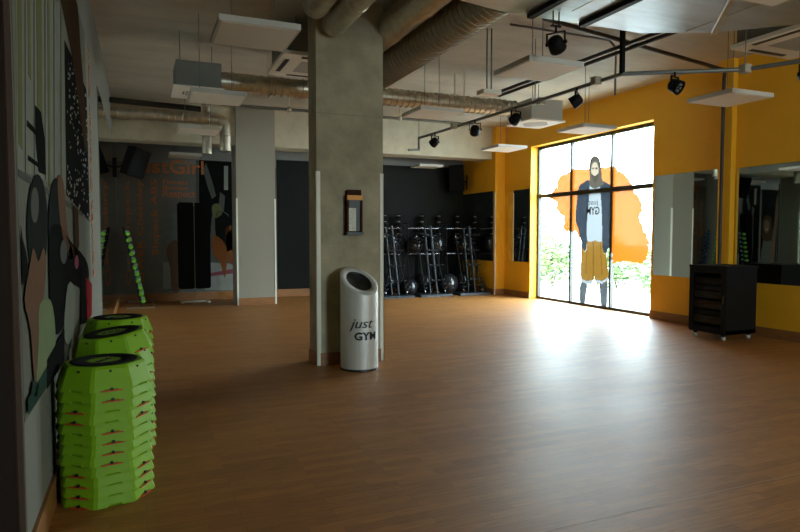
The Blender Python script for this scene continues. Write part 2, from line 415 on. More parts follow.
man([(70, 296), (78, 300), (79, 322), (74, 332), (69, 318)], F_skin, 4); man([(128, 310), (136, 312), (135, 332), (130, 336)], F_skin, 4)
layers.sort(key=lambda t: -t[0])
boxes = [(min(p[0] for p in L_[2]), max(p[0] for p in L_[2]), min(p[1] for p in L_[2]), max(p[1] for p in L_[2])) for L_ in layers]
sp, mn = MB(), MB(); CS = .0125
ny = int((10.8-7.7)/CS); nz = int(3.1/CS)
for iy in range(ny):
    y = 7.7+(iy+.5)*CS
    for iz in range(nz):
        z = .05+(iz+.5)*CS; hit = None
        for L_, bb_ in zip(layers, boxes):
            if bb_[0] < y < bb_[1] and bb_[2] < z < bb_[3] and inside(y, z, L_[2]): hit = L_[1]; break
        tgt, mt = (mn, hit) if hit else ((sp, F_or) if z > .6 and inside(y, z, splash) else (None, None))
        if tgt: h_ = CS/2; tgt.add([(XG, y-h_, z-h_), (XG, y+h_, z-h_), (XG, y+h_, z+h_), (XG, y-h_, z+h_)], [(0, 1, 2, 3)], mt)
tag(sp.build('window_sticker'), 'translucent orange paint-splash sticker behind the printed man on the window glass', 'window sticker')
mo = tag(mn.build('window_sticker'), 'life-size window sticker of a bearded man in hooded jacket, white shirt and mustard shorts', 'window sticker')
def glassT(px, py):
    p = onX(px, py, XG-.003)          # printed for the street, so mirrored from inside
    return Matrix.Translation(p) @ Matrix(((0, 0, 1, 0), (1, 0, 0, 0), (0, 1, 0, 0), (0, 0, 0, 1)))
text('lettering', 'GYM', .2, glassT(599.5, 214.5), F_txt, mo, ext=.0004, fit=(.36, .15), bold=.004)
text('lettering', 'just', .2, glassT(598, 206), F_txt, mo, ext=.0004, fit=(.26, .12))

# ------------------------------------------------------------------ mirrors
def mirror(name, x, y0, y1, z0, z1, side, label):
    e = empty(name, (x, (y0+y1)/2, z0), label, 'mirror', 'wall mirrors')
    b = MB(); d = side*.006
    b.box(min(0, d), max(0, d), (y0-y1)/2, (y1-y0)/2, 0, z1-z0, M_mirror_edge); b.build('backing', e)
    xs = (d, d+side*.002)
    g = MB().box(min(xs), max(xs), (y0-y1)/2+.002, (y1-y0)/2-.002, .002, z1-z0-.002, M_mirror); g.build('mirror_glass', e)
mirror('wall_mirror', XR, 6.30, 7.50, .71, 2.29, -1, 'frameless mirror on yellow wall between the big window and the riser pipe')
mirror('wall_mirror', XR, 3.4, 6.03, .71, 2.27, -1, 'wide frameless mirror on yellow wall behind the server rack')
mirror('wall_mirror', XR, 10.93, 11.76, .77, 2.33, -1, 'narrow mirror on yellow wall between window reveal and thick corner wall')
mirror('wall_mirror', 7.35, 11.97, 13.37, .76, 2.34, -1, 'dark-looking mirror on the deep corner wall beside the gym balls')
mirror('wall_mirror', XL, 7.9, 13.0, .17, 3.05, 1, 'tall mirror on the cream wall past the mural, reflecting the dumbbell rack')

# ------------------------------------------------------------------ mural on the left wall
def art(name, col, rough=.7): return mat('print_'+name, tuple(c*.40 for c in col), .95, spec=.03, noise=.12, nscale=7)
A_bg = art('greige', (.40, .41, .33)); A_pale = art('pale', (.52, .55, .44)); A_olive = art('olive', (.36, .37, .16)); A_dark = art('dark', (.02, .022, .02))
A_ball = art('ball', (.04, .05, .045)); A_hair = art('hair', (.13, .075, .04)); A_skin = art('skin', (.36, .21, .13)); A_red = art('red', (.55, .05, .06))
A_lg = art('palegreen', (.42, .52, .27)); A_gr = art('grey', (.24, .25, .22)); A_white = art('white', (.66, .68, .60)); A_green = art('dkgreen', (.06, .12, .09))
A_orange = art('hairorange', (.48, .17, .05)); A_pink = art('pink', (.55, .16, .22))
mur = MB().box(XL, XL+.012, 2.66, 6.12, .64, 3.12, A_bg)
def mp(pts, mt, ly=1, sm=False):
    q = smooth_poly(pts, 3) if sm else pts
    P_ = [onX(max(15.5, p[0]), p[1], XL+.012) for p in q]
    P_ = [Vector((v.x, min(6.11, max(2.67, v.y)), min(3.115, max(.65, v.z)))) for v in P_]
    P_ = [v+Vector((.0012*(ly-1), 0, 0)) for v in P_]
    mur.prism(P_, (.001, 0, 0), mt)
mp([(14, -20), (78, -20), (78, 195), (14, 168)], A_pale, 1)
for x0, x1, y1 in ((17, 21, 150), (27, 29.5, 80), (36, 41, 120), (47, 49, 190)): mp([(x0, -20), (x1, -20), (x1+1, y1), (x0+1, y1-6)], A_olive, 2)
for x in (24, 33, 44, 53, 60): mp([(x, -20), (x+.7, -20), (x+1, 180), (x+.4, 180)], A_gr, 3)
mp([(14, 168), (90, 216), (90, 221), (14, 175)], A_gr, 3)
mp([(64, 40), (90, 100), (91, 222), (66, 195)], A_dark, 3)
for k in range(150):
    x = random.uniform(66, 89); y = random.uniform(48+(x-64)*2.0, 198+(x-64)*.9); s_ = random.uniform(.5, 1.3)
    mp([(x, y), (x+s_, y+1), (x+s_*.8, y+s_*3), (x, y+s_*2.5)], A_white, 4)
mp([(58, -20), (74, -20), (80, 50), (86, 130), (85, 152), (80, 120), (76, 90), (70, 50), (64, 20)], A_hair, 5, True)
mp([(34, 105), (40, 112), (44, 140), (45, 175), (38, 172), (35, 140)], A_dark, 4)
mp([(26, 120), (38, 133), (38, 138), (26, 126)], A_dark, 4); mp([(27, 155), (40, 165), (40, 169), (27, 160)], A_dark, 4)
def ell(cx, cy, rx, ry, mt, ly): mp([(cx+rx*math.cos(t*PI/12), cy+ry*math.sin(t*PI/12)) for t in range(24)], mt, ly)
ell(36, 226, 10.5, 52, A_ball, 5); ell(54.5, 224, 7.5, 46, A_ball, 6)
ell(33, 205, 4, 18, A_gr, 6)
mp([(14, 225), (24, 250), (26, 275), (18, 290), (14, 300)], A_dark, 5, True)
mp([(56, 178), (62, 182), (66, 230), (72, 250), (70, 262), (62, 240), (58, 215)], A_skin, 7, True)
mp([(72, 205), (77, 210), (78, 245), (74, 262)], A_hair, 7)
mp([(48, 232), (58, 225), (68, 240), (84, 258), (88, 275), (84, 290), (74, 285), (66, 290), (60, 330), (50, 330), (48, 290)], A_dark, 7, True)
ell(62, 252, 3.5, 12, A_gr, 8)
mp([(80, 268), (85, 275), (86, 325), (79, 325)], A_dark, 8); mp([(84, 276), (91, 284), (91, 325), (85, 325)], A_red, 8); ell(75, 262, 2, 7, A_pink, 9)
mp([(66, 285), (73, 290), (72, 330), (66, 345), (62, 330)], A_pale, 9, True)
mp([(22, 300), (28, 262), (31, 248), (36, 262), (41, 248), (44, 270), (38, 330), (36, 385), (32, 380), (28, 330)], A_skin, 8, True)
mp([(37, 305), (48, 300), (53, 330), (51, 372), (42, 384), (34, 384), (36, 340)], A_lg, 9, True)
mp([(30, 380), (36, 384), (33, 398), (28, 392)], A_green, 10)
mp([(14, 412), (60, 340), (60, 365), (14, 430)], A_green, 10)
mp([(44, 360), (62, 330), (62, 365), (44, 390)], A_dark, 11)
tag(mur.build('wall_mural'), 'large printed photo mural of a woman, gym balls and window light beside the green steps', 'mural')
e = empty('wall_lettering', (XL, 7.1, .6), 'vertical orange lettering between the big mural and the tall mirror', 'lettering')
for s_, px, (y0, y1) in (('POWER Chestday Crew', 95.5, (285, 82)), ('Sixpack ABS Strong', 90.3, (300, 95))):
    p0 = onX(px, y0, XL+.004); p1 = onX(px, y1, XL+.004)
    T = Matrix.Translation(Vector((XL+.003, p0.y-7.1+7.1, max(.7, p0.z)))-Vector(e.location)) @ Matrix(((0, 0, 1, 0), (0, 1, 0, 0), (1, 0, 0, 0), (0, 0, 0, 1)))
    T = Matrix.Translation(Vector((XL+.003, p0.y, .95))-Vector(e.location)) @ Matrix(((0, 0, 1, 0), (0, -1, 0, 0), (1, 0, 0, 0), (0, 0, 0, 1)))
    text('lettering', s_, .3, T, M_orange, e, fit=(2.2, .30))

# ------------------------------------------------------------------ mural on the back wall
YM = YB-.004
bm_ = empty('wall_mural', (XL, YB, 0), 'back-wall mural with orange words and a photo of a bent-over woman behind the mat stand', 'mural')
OFF = Vector((XL, YB, 0))
A_mg = art('muralgrey', (.40, .40, .36))
MB().box(XL+.002, 2.74, -.004+YB, YB, .16, 2.80, A_mg).build('print_sheet', bm_).location = -OFF
ph = MB()
def bp_(pts, mt, ly=1, sm=False):
    q = smooth_poly(pts, 3) if sm else pts
    ph.prism([onY(p[0], p[1], YB-.004)+Vector((0, -.0012*ly, 0)) for p in q], (0, -.001, 0), mt)
bp_([(196, 160), (237, 162), (237, 288), (168, 290), (168, 262), (186, 240), (196, 200)], A_gr, 1)
bp_([(199, 160), (237, 162), (237, 236), (205, 232), (199, 200)], A_dark, 2)
bp_([(206, 163), (209, 172), (213, 184), (216, 196), (212, 199), (208, 188), (203, 170)], A_gr, 3)
bp_([(224, 166), (228, 166), (228, 190), (224, 190)], A_white, 3); bp_([(220, 192), (225, 196), (222, 232), (217, 228)], A_gr, 3)
bp_([(212, 216), (228, 214), (232, 240), (232, 255), (214, 255)], A_gr, 3, True)
bp_([(212, 206), (219, 204), (222, 214), (214, 218)], A_olive, 4, True)
bp_([(216, 212), (226, 214), (234, 226), (236, 245), (224, 252), (216, 238)], A_dark, 4, True)
bp_([(213, 236), (222, 240), (227, 252), (225, 278), (220, 262), (213, 254)], A_orange, 5, True)
bp_([(226, 228), (237, 230), (237, 262), (228, 260)], A_orange, 4, True)
bp_([(205, 262), (237, 264), (237, 290), (205, 290)], A_white, 3); bp_([(205, 274), (237, 268), (237, 273), (205, 277)], A_pink, 4)
bp_([(166, 250), (174, 240), (181, 246), (178, 262), (180, 290), (172, 290), (170, 268)], A_skin, 3, True)
bp_([(163, 262), (237, 264), (237, 288), (163, 289)], A_white, 2)
# woman with a raised arm, printed on the part behind the painted column
def bq(pts, mt, ly=1): ph.prism([Vector((1.99+(x-2.0)*1.65, YB-.004-.0012*ly, z)) for x, z in smooth_poly(pts, 3)], (0, -.001, 0), mt)
ph.box(1.97, 2.72, YB-.0062, YB-.004, .16, 2.78, A_dark)
bq([(2.05, 1.2), (2.02, 1.75), (2.12, 1.98), (2.26, 1.9), (2.3, 1.6), (2.28, 1.2)], A_hair, 3)
bq([(2.08, 1.5), (2.07, 1.72), (2.14, 1.84), (2.22, 1.74), (2.22, 1.52), (2.15, 1.4)], A_skin, 4)
bq([(2.11, 1.53), (2.15, 1.5), (2.19, 1.53), (2.15, 1.55)], A_white, 5)
bq([(2.24, .5), (2.3, 1.2), (2.36, 1.8), (2.40, 2.5), (2.43, 2.5), (2.43, 1.7), (2.40, 1.1), (2.38, .5)], A_skin, 4)
bq([(2.0, .2), (2.05, 1.1), (2.15, 1.35), (2.28, 1.2), (2.3, .2)], A_gr, 2)
ph.build('photo_print', bm_).location = -OFF
def btext(s_, px0, px1, yb, yt, rot=False):
    if rot:   # reads upward; px0..px1 letter height span (px0 = top of letters), yb bottom .. yt top
        a = onY(px1, yb, YB-.006); b = onY(px0, yt, YB-.006)
        T = Matrix.Translation(Vector((a.x, YB-.006, a.z))-OFF) @ Matrix(((0, -1, 0, 0), (0, 0, -1, 0), (1, 0, 0, 0), (0, 0, 0, 1)))
        text('lettering', s_, .3, T, M_orange, bm_, fit=(b.z-a.z, a.x-b.x), bold=.002)
    else:
        a = onY(px0, yb, YB-.006); b = onY(px1, yt, YB-.006)
        T = Matrix.Translation(Vector((a.x, YB-.006, a.z))-OFF) @ Matrix(((1, 0, 0, 0), (0, 0, -1, 0), (0, 1, 0, 0), (0, 0, 0, 1)))
        text('lettering', s_, .3, T, M_orange, bm_, fit=(b.x-a.x, b.z-a.z), bold=.003)
btext('JustGirl', 132, 203.5, 176.5, 161)
btext('Respect', 163, 195.5, 199, 190.5)
btext('Fitness', 163, 188, 184, 180); btext('Motivation', 163, 188, 189.5, 186)
btext('Sixpack ABS', 150.5, 160.5, 255, 179, True)
btext('POWER Chestday', 136, 146, 290, 180, True)
btext('Crew Sixpack', 124, 133, 285, 180, True)

# ------------------------------------------------------------------ aerobic step stacks
def make_step():
    e = empty('aerobic_step', (0, 0, 0), 'x', 'aerobic step')
    R0, R1, h = .222, .195, .118
    def ring(r, z, cut=.0, n8=True):
        # octagon with wide sides and narrower chamfers
        pts = []
        for k in range(4):
            a = k*PI/2
            for da in (-.50, -.47, .47, .50): pts.append((r*math.cos(a+da), r*math.sin(a+da), z))
        return pts
    b = MB()
    def octo(r, z):
        pts = []
        for k in range(8):
            a = k*PI/4+PI/8; w_ = 1.0
            p = Vector((math.cos(a), math.sin(a)))*r*1.07
            q = Vector((math.cos(a+PI/4), math.sin(a+PI/4)))*r*1.07
            for t in (0.06, .30, .34, .66, .70, .94): pts.append(tuple(p.lerp(q, t))+(z,))
        return pts
    prof = [(R0, .0), (R0-.002, .012), (R0-.020, h*.55), (R0-.033, h-.014), (R0-.044, h)]
    rings = [octo(r, z) for r, z in prof]
    n = len(rings[0])
    for i in range(n):                                           # arched cut-outs in the lower rim
        if i % 6 in (2, 3): rings[0][i] = rings[0][i][:2]+(.012,)
    v = [p for r_ in rings for p in r_]
    f = [(j*n+i, j*n+(i+1) % n, (j+1)*n+(i+1) % n, (j+1)*n+i) for j in range(len(rings)-1) for i in range(n)]
    b.add(v, f, M_green); b.add(rings[-1], [list(range(n))], M_green)
    # inner shell so the rim has thickness
    inn = [octo(R0-.008, .0), octo(R0-.05, h-.01)]
    b.add(inn[0]+inn[1], [(i, n+i, n+(i+1) % n, (i+1) % n) for i in range(n)], M_green)
    b.add(rings[0]+inn[0], [(i, n+i, n+(i+1) % n, (i+1) % n) for i in range(n)], M_green)
    b.build('deck', e)
    rr = MB(); rr.lathe([(.160, h+.0005), (.160, h+.005), (.156, h+.006), (.095, h+.006), (.093, h+.0005)], M_dkrub, 48); rr.build('top_pad', e)
    t = MB()
    for k in range(3):
        t.box(-.055+k*.038, -.03+k*.038, -.012, .012, h, h+.003, M_black)
    for k in range(24):
        a = k*PI/12; t.cyl((.085*math.cos(a), .085*math.sin(a), h), (.085*math.cos(a), .085*math.sin(a), h+.003), .0045, M_black, 8)
    t.build('badge', e)
    st = MB()
    for k in range(8):
        a = k*PI/4+PI/4; c_, s_ = math.cos(a), math.sin(a)
        T = Matrix.Rotation(a, 4, 'Z')
        if k % 2 == 0:
            st = MB(); st.box(R0-.008, R0+.0012, -.05, .05, .0, .006, M_red, T); st.cyl((R0-.01, 0, .012), (R0+.003, 0, .012), .0075, M_black, 10, T=T)
            st.build('grip_foot', e)
    for k in range(8):
        a = k*PI/4; T = Matrix.Rotation(a, 4, 'Z')
        MB().cyl((R0-.045, 0, h-.022), (R0-.028, 0, h-.022), .006, M_black, 10, T=T).build('peg', e)
    return e
proto = make_step()
ordw = ['bottom', 'second', 'third', 'fourth', 'fifth', 'sixth', 'seventh', 'eighth', 'ninth', 'tenth', 'eleventh', 'twelfth', 'thirteenth', 'fourteenth', 'fifteenth']
stacks = [((-.19, 3.52), 12, .0527, 'the stack standing closest to the camera', 0), ((-.165, 4.22), 12, .053, 'the middle stack', 7), ((-.16, 4.83), 13, .0535, 'the stack farthest along the mural wall', 0)]
first = True
for si, ((x, y), n, dz, nm, tilt) in enumerate(stacks):
    for k in range(n):
        o = proto if first else copy_tree(proto); first = False
        z = k*dz
        if si == 1 and k == n-1: z += .02
        o.location = (x+random.uniform(-.004, .004), y+random.uniform(-.004, .004), z+.001)
        rz = math.radians([12, 12, 12, 12, 57, 57, 57, 57, 12, 12, 57, 57][k % 12]+si*9+random.uniform(-1.5, 1.5))
        o.rotation_euler = (0, math.radians(-tilt) if k >= n-1 else 0, rz)
        if tilt and k == n-1:
            o.rotation_euler = (math.radians(2), math.radians(-tilt), 0)
            o.location.z += .022
        if k == n-1:
            lb = ['lime green aerobic step with black ring top crowning the stack closest to the camera', 'tilted lime green aerobic step with black ring lying askew atop the middle stack',
                  'lime green step with black ring, topmost of the stack farthest along the mural wall'][si]
        else: lb = ('lime green aerobic step, %s from the floor in %s' % (ordw[k], nm)) if k else 'lime green aerobic step on the floor under %s' % nm
        tag(o, lb, 'aerobic step', 'lime green steps stacked by the mural')

# ------------------------------------------------------------------ litter bin
bx, by, br = 2.02, 5.84, .19
e = empty('litter_bin', (bx, by, 0), 'brushed silver cylindrical litter bin with slanted open top against the concrete column', 'bin')
def topz(x, y): return .887-.146*x+.68*y
seg = 64; b = MB()
ringb = [(br*math.cos(2*PI*i/seg), br*math.sin(2*PI*i/seg)) for i in range(seg)]
v = [(x, y, .0) for x, y in ringb]+[(x, y, topz(x, y)) for x, y in ringb]
b.add(v, [(i, (i+1) % seg, seg+(i+1) % seg, seg+i) for i in range(seg)], M_steel, True)
b.add(v, [list(range(seg-1, -1, -1))], M_steel)
b.build('body', e)
b = MB(); ro, ri = br, br*.68
v = []
for r_, dz_ in ((ro, 0), (ro*.97, .006), (ri, .004), (ri, -.0)):
    v += [(r_*math.cos(2*PI*i/seg)+(-.004 if r_ == ri else 0), r_*math.sin(2*PI*i/seg), topz(r_*math.cos(2*PI*i/seg), r_*math.sin(2*PI*i/seg))+dz_) for i in range(seg)]
b.add(v, [(j*seg+i, j*seg+(i+1) % seg, (j+1)*seg+(i+1) % seg, (j+1)*seg+i) for j in range(3) for i in range(seg)], M_steel, True)
b.build('slanted_lid', e)
b = MB(); v = []
for r_, dz_ in ((ri, 0), (ri, -.03), (.01, -.035)):
    v += [(r_*math.cos(2*PI*i/seg), r_*math.sin(2*PI*i/seg), topz(r_*math.cos(2*PI*i/seg), r_*math.sin(2*PI*i/seg))+dz_) for i in range(seg)]
b.add(v, [(j*seg+i, j*seg+(i+1) % seg, (j+1)*seg+(i+1) % seg, (j+1)*seg+i) for j in range(2) for i in range(seg)], M_black, True)
b.build('inner_liner', e)
b = MB().lathe([(br+.002, .0), (br+.002, .02), (br, .022)], M_black, 48); b.build('base_ring', e)
def bendf(cx, z0, rr=br+.006):
    # arc position measured along the surface, 0 facing the camera side (-Y)
    def f(c): a = (c.x+cx)/rr - PI/2; q = rr+c.z; return Vector((q*math.cos(a), q*math.sin(a), z0+c.y))
    return f
text('lettering', 'GYM', .1, None, M_black, e, ext=.0008, fit=(.235, .08), bold=.0025, bend=bendf(-.112, .315))
text('lettering', 'just', .1, None, M_black, e, ext=.0008, fit=(.25, .12), bend=bendf(-.165, .405), shear=.35)

# ------------------------------------------------------------------ leaflet dispenser on the column
e = empty('leaflet_holder', (2.045, 6.109, 1.36), 'small dark leaflet holder with orange header and white sheet on the concrete column', 'holder')
b = MB().box(-.085, .085, -.012, 0, 0, .45, M_dbrown); b.build('back_plate', e)
MB().box(-.085, -.065, -.07, -.012, .02, .40, M_dbrown).build('side_panel', e); MB().box(.065, .085, -.07, -.012, .02, .38, M_dbrown).build('side_panel', e)
MB().box(-.085, .085, -.075, -.012, .35, .40, M_dorange).build('orange_header', e)
MB().box(-.07, .085, -.03, -.012, .40, .46, M_dbrown).build('top_panel', e)
MB().box(-.06, .02, -.05, -.04, .03, .27, M_paper).build('white_sheet', e)
MB().box(-.06, .06, -.06, -.013, .27, .35, M_black).box(.02, .065, -.05, -.03, .03, .34, M_black).build('black_insert', e)
MB().box(-.09, .09, -.09, 0, -.01, .02, M_black).build('tray', e)

# ------------------------------------------------------------------ server rack cabinet
e = empty('server_cabinet', (6.80, 5.51, 0), 'black wheeled audio rack cabinet with glass door in front of the yellow wall', 'cabinet')
# local: x 0..0.56 (depth away), y 0..0.55 (front face is -X side, looking at the room)
cw, cd, ch = .56, .55, .88; z0 = .075
MB().box(0.01, cw, 0, .02, z0, z0+ch, M_blackm).build('side_panel', e); MB().box(.01, cw, cd-.02, cd, z0, z0+ch, M_blackm).build('side_panel', e)
MB().box(cw-.02, cw, .02, cd-.02, z0, z0+ch, M_blackm).build('back_panel', e)
MB().box(-.01, cw+.01, -.01, cd+.01, z0+ch-.03, z0+ch, M_blackm).build('top_panel', e)
MB().box(0, cw, 0, cd, z0, z0+.05, M_blackm).build('base_panel', e)
d = MB().box(-.012, .0, .0, .06, z0+.03, z0+ch-.03, M_blackm).box(-.012, .0, cd-.06, cd, z0+.03, z0+ch-.03, M_blackm).box(-.012, .0, .06, cd-.06, z0+.03, z0+.08, M_blackm).box(-.012, .0, .06, cd-.06, z0+ch-.1, z0+ch-.03, M_blackm)
d = d.build('glass_door', e)
MB().box(-.008, -.004, .06, cd-.06, z0+.08, z0+ch-.1, M_glass).build('pane', d)
MB().box(-.022, -.012, .015, .03, z0+.4, z0+.5, M_chrome).build('handle', d)
for zz, hh, mm in ((.12, .10, M_rackunit), (.24, .05, M_blackm), (.31, .11, M_rackunit), (.45, .09, M_rackunit2), (.56, .045, M_rackunit2), (.63, .09, M_blackm)):
    u = MB().box(.03, .4, .05, cd-.05, z0+zz, z0+zz+hh, mm)
    for k in range(6): u.cyl((.02, .1+k*.065, z0+zz+hh/2), (.03, .1+k*.065, z0+zz+hh/2), .007, M_rackunit2, 8)
    u.build('rack_unit', e)
for x, y in ((.05, .06), (cw-.06, .06), (.05, cd-.06), (cw-.06, cd-.06)):
    w_ = MB().cyl((x, y-.014, .028), (x, y+.014, .028), .028, M_wheel, 16).box(x-.02, x+.02, y-.018, y+.018, .045, .078, M_blackm); w_.build('caster', e)

# ------------------------------------------------------------------ mat stand
e = empty('mat_stand', (.99, 12.98, 0), 'silver floor stand hung with black exercise mats in front of the back mural', 'mat stand')
MB().box(-.25, .25, -.03, .03, .0, .03, M_galv).box(-.28, -.22, -.22, .22, .0, .03, M_galv).box(.22, .28, -.22, .22, 0, .03, M_galv).build('base', e)
MB().cyl((0, -.055, .03), (0, -.055, 2.0), .006, M_pipe, 12).build('pole', e)
MB().cyl((-.26, 0, 1.95), (.26, 0, 1.95), .012, M_galv, 10).cyl((0, -.05, 1.95), (0, .0, 1.95), .012, M_galv, 10).build('hanging_bar', e)
for k, (x0, x1, y0, nm) in enumerate(((-.31, -.003, -.03, 'first'), (.003, .31, -.03, 'second'), (-.31, .31, .03, 'third'))):
    h_ = .045
    # rounded-corner slab in XZ
    def rr_(x0, x1, z0, z1, r):
        P_ = []
        for cx, cz, a0 in ((x1-r, z1-r, 0), (x0+r, z1-r, 90), (x0+r, z0+r, 180), (x1-r, z0+r, 270)):
            for j in range(5): a = math.radians(a0+22.5*j); P_.append((cx+r*math.cos(a), 0, cz+r*math.sin(a)))
        return P_
    o = MB().prism([(p[0], 0, p[2]) for p in rr_(x0, x1, .27, 2.0-.003*k, .05)], (0, h_, 0), M_mat).build('exercise_mat')
    o.location = (.99, 12.98+y0+.0+(.06 if k == 2 else .0), 0)
    tag(o, ['half-width black exercise mat hanging at the speaker side of the stand pole', 'half-width black exercise mat hanging at the column side of the stand pole', 'full-width black exercise mat hanging behind the stand pole'][k], 'exercise mat', 'black mats on the stand')

# ------------------------------------------------------------------ loudspeakers
def speaker(loc, rz, tilt, label, w_=.36, h_=.56, d_=.34, wall=Vector((0, 0, 0))):
    e = empty('loudspeaker', loc, label, 'loudspeaker', 'wall-mounted loudspeakers')
    R = Matrix.Rotation(rz, 4, 'Z') @ Matrix.Rotation(tilt[0], 4, 'X') @ Matrix.Rotation(tilt[1], 4, 'Y')
    pts = [(-w_/2, -d_/2, -h_/2), (w_/2, -d_/2, -h_/2), (w_/2*.65, d_/2, -h_/2), (-w_/2*.65, d_/2, -h_/2)]
    MB().prism(pts, (0, 0, h_), M_spk, R).build('enclosure', e)
    g = MB().box(-w_/2+.015, w_/2-.015, -d_/2-.012, -d_/2, -h_/2+.015, h_/2-.015, M_spk, R); g.build('grille', e)
    g = MB().tube([(0, 0, 0), wall*.6, wall], .014, M_blackm); g.cyl(wall+Vector((0, 0, -.18)), wall+Vector((0, 0, .18)), .02, M_blackm, 8)
    g.build('bracket', e)
    return e
speaker((-.085, 12.45, 2.70), math.radians(38), (math.radians(12), math.radians(13)), 'black loudspeaker tilted on a bracket high in the mural corner', .36, .52, .3, Vector((-.32, .15, -.1)))
speaker((7.02, 13.05, 2.72), math.radians(-40), (math.radians(10), 0), 'black loudspeaker on bracket high above the gym balls in the dark yellow corner', .36, .60, .32, Vector((.30, .10, -.1)))

# ------------------------------------------------------------------ dumbbell rack
e = empty('dumbbell_rack', (-.06, 12.75, 0), 'leaning tower rack for small dumbbells beside the tall wall mirror', 'dumbbell rack')
cols = (-.42, 0, .42)
fr = MB()
MB().tube([(-.2, -.6, .015), (.26, -.6, .015), (.26, .6, .015), (-.2, .6, .015)], .015, M_galv).build('base', e)
for y in cols:
    MB().tube([(.05, y, .03), (-.235, y, 1.5)], .014, M_blackm).build('post', e)
def dumbbell(c1, c2, group):
    e = empty('dumbbell', (0, 0, 0), 'x', 'dumbbell', group)
    MB().cyl((0, -.075, 0), (0, .075, 0), .013, M_chrome, 10).build('handle', e)
    for s_, mm in ((-1, c1), (1, c2)):
        MB().cyl((0, s_*.035, 0), (0, s_*.085, 0), .04, mm, 6, r2=.036, smooth=False).cyl((0, s_*.085, 0), (0, s_*.095, 0), .03, mm, 6, smooth=False).build('head', e)
    return e
M_dgreen = mat('dumbbell_green', (.16, .50, .03), .4); M_dblue = mat('dumbbell_blue', (.03, .10, .28), .4); M_dgrey = mat('dumbbell_grey', (.30, .33, .34), .3)
dp = [dumbbell(M_dgreen, M_dgrey, 'g'), dumbbell(M_dgreen, M_dgreen, 'g'), dumbbell(M_dblue, M_dblue, 'g')]
used = set()
ce = ['green and grey', 'all-green', 'blue']; cn = ['front column of the rack', 'middle column of the rack', 'far column of the rack']
for ci, y in enumerate(cols):
    for k in range(11):
        t = (k+.7)/11.6; x = -.06+.05-.285*t; z = .03+1.45*t
        for s_ in (1,):
            o = dp[ci] if ci not in used else copy_tree(dp[ci]); used.add(ci)
            o.location = (x+.045, 12.75+y, z+.02); o.rotation_euler = (math.radians(10), 0, math.radians((-1)**k*6))
            tag(o, '%s dumbbell, %s%s in the %s' % (ce[ci], ordw[k] if k else 'lowest', ' from the floor' if k else '', cn[ci]), 'dumbbell', 'dumbbells on the leaning rack')
# small pegs of the rack carrying the dumbbells
for y in cols:
    pg = MB()
    for k in range(11):
        t = (k+.7)/11.6; x = .05-.285*t; z = .03+1.45*t
        pg.box(x, x+.09, y-.02, y+.02, z-.004, z+.004, M_galv)
    pg.build('cradle', e)

# ------------------------------------------------------------------ gym balls, ball racks, barbell stands by the back wall
def ball_rack(x, y, label, w_=.78):
    e = empty('ball_rack', (x, y, 0), label, 'ball rack', 'ball racks by the black wall')
    for sx_ in (-w_/2, w_/2):
        MB().tube([(sx_, -.22, 0.012), (sx_, -.12, .92), (sx_, -.12, 1.62)], .012, M_blackm).build('upright', e)
        MB().tube([(sx_, .25, .012), (sx_, .12, .92), (sx_, .12, 1.62), (sx_, -.12, 1.62)], .012, M_blackm).build('upright', e)
    for z, yy, y2 in ((.92, -.12, .12), (1.50, -.12, .12), (.10, .20, .24)):
        MB().cyl((-w_/2, yy, z), (w_/2, yy, z), .012, M_chrome, 10).build('shelf_rail', e)
        MB().cyl((-w_/2, y2, z), (w_/2, y2, z), .012, M_blackm, 10).build('shelf_rail', e)
    return e
ball_rack(4.95, 12.78, 'wire ball rack with chrome rails behind the concrete column edge'); ball_rack(5.93, 12.78, 'wire ball rack with chrome rails in the middle of the black wall'); ball_rack(6.91, 12.78, 'wire ball rack with chrome rails beside the corner mirror')
def gball(x, y, z, r, label, mt=M_ball):
    e = empty('gym_ball', (x, y, z), label, 'gym ball', 'black gym balls against the back wall')
    b = MB().ball((0, 0, 0), r, mt, 32, 20)
    b.build('ball_skin', e)
    MB().cyl((0, -r*.999, .0), (0, -r-.003, 0), .012, M_black, 10).build('valve', e)
bl = [(5.07, .31, .27, 'low glossy black gym ball on the rack by the concrete column'), (5.43, .33, .20, 'small black gym ball on the floor level between first two racks'),
      (5.99, .31, .24, 'black gym ball at low level behind the middle barbell stand'), (6.39, .36, .27, 'largest glossy black gym ball with bright highlight, low between racks'),
      (6.98, .32, .25, 'low black gym ball behind the barbell stand near the corner'),
      (5.15, 1.13, .24, 'upper black gym ball on the rack by the concrete column'), (5.74, 1.13, .22, 'upper black gym ball at the start of the middle rack'), (6.30, 1.15, .26, 'upper glossy black gym ball with bright highlight in the middle rack'),
      (6.98, 1.15, .24, 'upper black gym ball on the rack beside the corner mirror')]
bl = [(x_, z_, min(r_, .245), l_) for x_, z_, r_, l_ in bl]
for k, (x, z, r, lb) in enumerate(bl):
    gball(x, 12.36 if k in (1, 3) else 12.78, r+.002 if z < .6 else .915+.012+math.sqrt((r+.0)**2-.12**2), r, lb)
